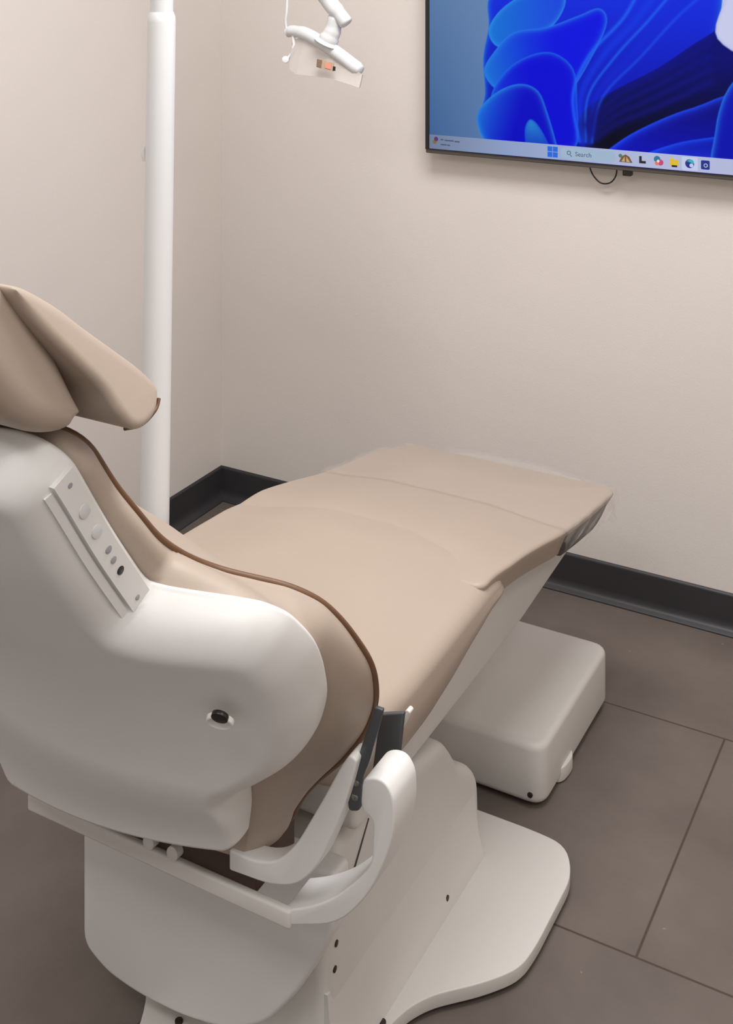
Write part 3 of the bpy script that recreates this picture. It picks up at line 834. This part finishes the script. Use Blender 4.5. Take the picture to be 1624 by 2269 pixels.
b.inputs['Base Color'].default_value = (.004, .004, .005, 1); b.inputs['Roughness'].default_value = .35
b.inputs['Specular IOR Level'].default_value = .04
nt.links.new(at.outputs['Color'], b.inputs['Emission Color']); b.inputs['Emission Strength'].default_value = 1.0
me.materials.append(M_SCR)
screen = bpy.data.objects.new('screen', me); COL.objects.link(screen); screen.parent = tv

# bar of icons along the bottom of the screen
def flat(name, pts, m, parent=None, y=TY, th=.0006):
    parent = parent or screen
    bm = bmesh.new()
    A_ = [bm.verts.new((x, y - th, z)) for x, z in pts]; B_ = [bm.verts.new((x, y, z)) for x, z in pts]
    bm.faces.new(A_); bm.faces.new(B_[::-1]); n = len(pts)
    for i in range(n): bm.faces.new((A_[i], A_[(i + 1) % n], B_[(i + 1) % n], B_[i]))
    return from_bm(name, bm, m, parent, False)
def rect(x0, x1, z0, z1): return [(x0, z0), (x1, z0), (x1, z1), (x0, z1)]
def circ(x, z, r, n=20, a0=0, a1=360): return [(x + r * math.cos(math.radians(a0 + (a1 - a0) * i / (n - (a1 - a0 < 360)))), z + r * math.sin(math.radians(a0 + (a1 - a0) * i / (n - (a1 - a0 < 360))))) for i in range(n)]
BZ0, BZ1 = SZ0 + .0005, SZ0 + .0365
zc = (BZ0 + BZ1) / 2
def bar_mat():
    m, nt, b = new_mat('icon_bar_glow')
    tc = nt.nodes.new('ShaderNodeTexCoord'); sx = nt.nodes.new('ShaderNodeSeparateXYZ'); nt.links.new(tc.outputs['Object'], sx.inputs[0])
    r = nt.nodes.new('ShaderNodeMapRange'); r.inputs['From Min'].default_value = -.52; r.inputs['From Max'].default_value = .05
    nt.links.new(sx.outputs['X'], r.inputs['Value'])
    cr = nt.nodes.new('ShaderNodeValToRGB'); nt.links.new(r.outputs[0], cr.inputs[0])
    E = cr.color_ramp.elements
    E[0].color = lin((108, 122, 152)); E[1].color = lin((178, 186, 220))
    e = E.new(.4); e.color = lin((140, 160, 200))
    b.inputs['Base Color'].default_value = (0, 0, 0, 1)
    nt.links.new(cr.outputs[0], b.inputs['Emission Color']); b.inputs['Emission Strength'].default_value = 1
    return m
y0 = TY + .0012
flat('icon_bar', rect(SX0, SX1, BZ0, BZ1), bar_mat(), None, y0)
y1 = TY + .0004; y2 = TY - .0004
G = {k: emis('glow_' + k, c) for k, c in dict(blue=(24, 104, 220), sky=(70, 160, 235), pale=(170, 190, 212), ink=(70, 82, 104), tan=(196, 166, 120), brown=(120, 86, 52), green=(70, 130, 90),
      black=(26, 28, 36), white=(222, 226, 240), pink=(196, 70, 120), teal=(40, 120, 150), yellow=(226, 190, 50), orange=(226, 120, 90), aqua=(48, 180, 190), navy=(24, 44, 140), purple=(96, 30, 110), olive=(120, 104, 40)).items()}
# weather badge and two lines of small text
flat('badge', circ(-1.3795, 1.1015, .0058), G['purple'], None, y1)
flat('badge', circ(-1.3835, 1.094, .0052), G['olive'], None, y1)
for xs_, z in (((-1.3665, -1.3580), 1.1005), ((-1.3545, -1.3300), 1.0995), ((-1.3270, -1.3120), 1.0985)):
    pass
tl = [(-1.3665, -1.3595, 1.1010), (-1.3555, -1.3300, 1.1000), (-1.3275, -1.3130, 1.0990), (-1.3665, -1.3500, 1.0885), (-1.3480, -1.3400, 1.0880)]
for a, bb, z in tl:
    flat('text_line', rect(a, bb, z - .0016, z + .0016), G['ink'], None, y1)
# four-pane start mark
s = .0062; g_ = .0007; x = -1.0625
for dx in (-1, 1):
    for dz in (-1, 1):
        flat('start_mark', rect(x + (g_ if dx > 0 else -g_ - 2 * s + .0), x + (2 * s + g_ if dx > 0 else -g_), zc + (g_ if dz > 0 else -g_ - 2 * s), zc + (2 * s + g_ if dz > 0 else -g_)), G['blue'], None, y1)
flat('search_box', round_poly(rect(-1.041, -.903, zc - .0135, zc + .0135), .0125, 5), emis('glow_search', (158, 182, 206)), None, y1)
ring = circ(-1.0205, zc + .001, .0052, 18)
bm = bmesh.new()
oa = [bm.verts.new((px_, y2 - .0002, pz_)) for px_, pz_ in ring]; ib = [bm.verts.new((-1.0205 + (px_ + 1.0205) * .68, y2 - .0002, zc + .001 + (pz_ - zc - .001) * .68)) for px_, pz_ in ring]
for i in range(18): bm.faces.new((oa[i], oa[(i + 1) % 18], ib[(i + 1) % 18], ib[i]))
q_ = [bm.verts.new((x_, y2 - .0002, z_)) for x_, z_ in ((-1.0175, zc - .0045), (-1.0162, zc - .0032), (-1.0125, zc - .0068), (-1.0138, zc - .0081))]
bm.faces.new(q_)
ext = bmesh.ops.extrude_face_region(bm, geom=bm.faces[:])
for v in ext['geom']:
    if isinstance(v, bmesh.types.BMVert): v.co.y += .0005
from_bm('magnifier', bm, G['ink'], screen, False)
fc = bpy.data.curves.new('search_text', 'FONT'); fc.body = 'Search'; fc.size = .0155; fc.extrude = .0002
fc.materials.append(G['ink'])
tmp = bpy.data.objects.new('search_text', fc); COL.objects.link(tmp)
bpy.context.view_layer.update()
tm = bpy.data.meshes.new_from_object(tmp.evaluated_get(bpy.context.evaluated_depsgraph_get()))
bpy.data.objects.remove(tmp); bpy.data.curves.remove(fc)
if not tm.materials: tm.materials.append(G['ink'])
ft = bpy.data.objects.new('search_text', tm); COL.objects.link(ft); ft.parent = screen
ft.rotation_euler = (math.pi / 2, 0, 0); ft.location = Vector((-1.0045, y2 - .0002, zc - .0055)) - tv.location
# row of icons
def ico(name, parts):
    for pts, m, lev in parts: flat(name, pts, m, None, y1 - .0004 - .0006 * lev, .0004)
x = -.879
ico('bridge_icon', [([(x - .016, zc - .010), (x + .017, zc - .010), (x + .009, zc + .004), (x, zc + .009), (x - .009, zc + .004)], G['brown'], 0),
                    ([(x - .010, zc - .0085), (x - .002, zc - .0085), (x - .002, zc + .004)], G['tan'], 1), ([(x + .002, zc - .0085), (x + .011, zc - .0085), (x + .002, zc + .004)], G['tan'], 1),
                    (circ(x - .0125, zc + .005, .0045), G['green'], 1)])
x = -.838
ico('window_icon', [([(x - .008, zc - .009), (x + .008, zc - .009), (x + .008, zc - .003), (x - .002, zc - .003), (x - .002, zc + .008), (x - .008, zc + .008)], G['black'], 0)])
x = -.800
ico('ribbon_icon', [(circ(x - .003, zc + .004, .0078), G['teal'], 0), (circ(x + .005, zc - .003, .0072), G['pink'], 1), (circ(x - .003, zc - .005, .005), G['orange'], 2), (circ(x, zc, .0032), G['white'], 3)])
x = -.7625
ico('folder_icon', [([(x - .010, zc - .008), (x + .010, zc - .008), (x + .010, zc + .006), (x, zc + .006), (x - .003, zc + .009), (x - .010, zc + .009)], G['yellow'], 0), (rect(x - .006, x + .007, zc - .011, zc - .0065), G['black'], 1)])
x = -.7265
ico('wave_icon', [(round_poly(rect(x - .0185, x + .0185, zc - .0155, zc + .0155), .004, 3), emis('glow_pad', (196, 204, 234)), -1), (circ(x, zc, .0105), G['navy'], 0), (circ(x, zc, .0105, 16, 0, 150), G['teal'], 1),
                  (circ(x + .003, zc + .003, .0072, 14, -20, 160), G['aqua'], 2), (circ(x + .0045, zc - .0035, .0046), emis('glow_pad2', (196, 204, 234)), 3)])
x = -.6905
ico('square_icon', [(round_poly(rect(x - .0100, x + .0100, zc - .0105, zc + .0105), .003, 3), G['navy'], 0), (circ(x + .001, zc - .001, .0048), G['pale'], 1), (circ(x + .001, zc - .001, .0028), G['navy'], 2)])

# ---- loop of cable below the television
cp = catmull([(-.985, 2.893, 1.10), (-.980, 2.893, 1.066), (-.973, 2.893, 1.044), (-.957, 2.893, 1.026), (-.941, 2.893, 1.0215), (-.925, 2.893, 1.027), (-.914, 2.893, 1.042), (-.911, 2.893, 1.060), (-.913, 2.893, 1.10)], 6)
tag(tube('power_cable', cp, .0019, M_BLACK, None, seg=10), 'thin black cable hanging in a loop just below the television', 'cable')

# ================================================================== light and camera
def area(name, loc, sx, sy, power, col, rot=(0, 0, 0)):
    l = bpy.data.lights.new(name, 'AREA'); l.shape = 'RECTANGLE'; l.size = sx; l.size_y = sy
    l.energy = power; l.color = col
    o = bpy.data.objects.new(name, l); COL.objects.link(o); o.location = loc; o.rotation_euler = rot
    return o
area('ceiling_panel_lamp', (-.75, 1.75, CEIL - .02), 1.2, .6, 42, (1, .998, .99))
area('ceiling_panel_lamp', (-.80, -.25, CEIL - .02), 1.2, .6, 22, (1, .998, .99))
area('ceiling_panel_lamp', (.62, .75, CEIL - .02), .6, 1.2, 17, (1, .998, .99))  # unseen lamp, added to brighten right-facing sides of headrest and cushion
w = bpy.data.worlds.new('room_fill'); SC.world = w; w.use_nodes = True
w.node_tree.nodes['Background'].inputs[0].default_value = (1, .985, .97, 1)
w.node_tree.nodes['Background'].inputs[1].default_value = .55

cam = bpy.data.cameras.new('camera'); co_ = bpy.data.objects.new('camera', cam); COL.objects.link(co_)
co_.location = (0, 0, 1.6)
co_.rotation_euler = (math.pi / 2, 0, math.atan2(.4847, .8747))
cam.sensor_fit = 'HORIZONTAL'; cam.sensor_width = 36; cam.lens = 36 * 2722 / 1624
cam.shift_y = -(1134.5 + 120) / 1624
cam.clip_start = .02
SC.camera = co_
vs_ = SC.view_settings
SC.display_settings.display_device = 'sRGB'
vs_.view_transform = 'Standard'; vs_.look = 'None'; vs_.gamma = 1; vs_.exposure = -.1
vs_.use_curve_mapping = False
SC.cycles.max_bounces = 8
SC.cycles.transparent_max_bounces = 12
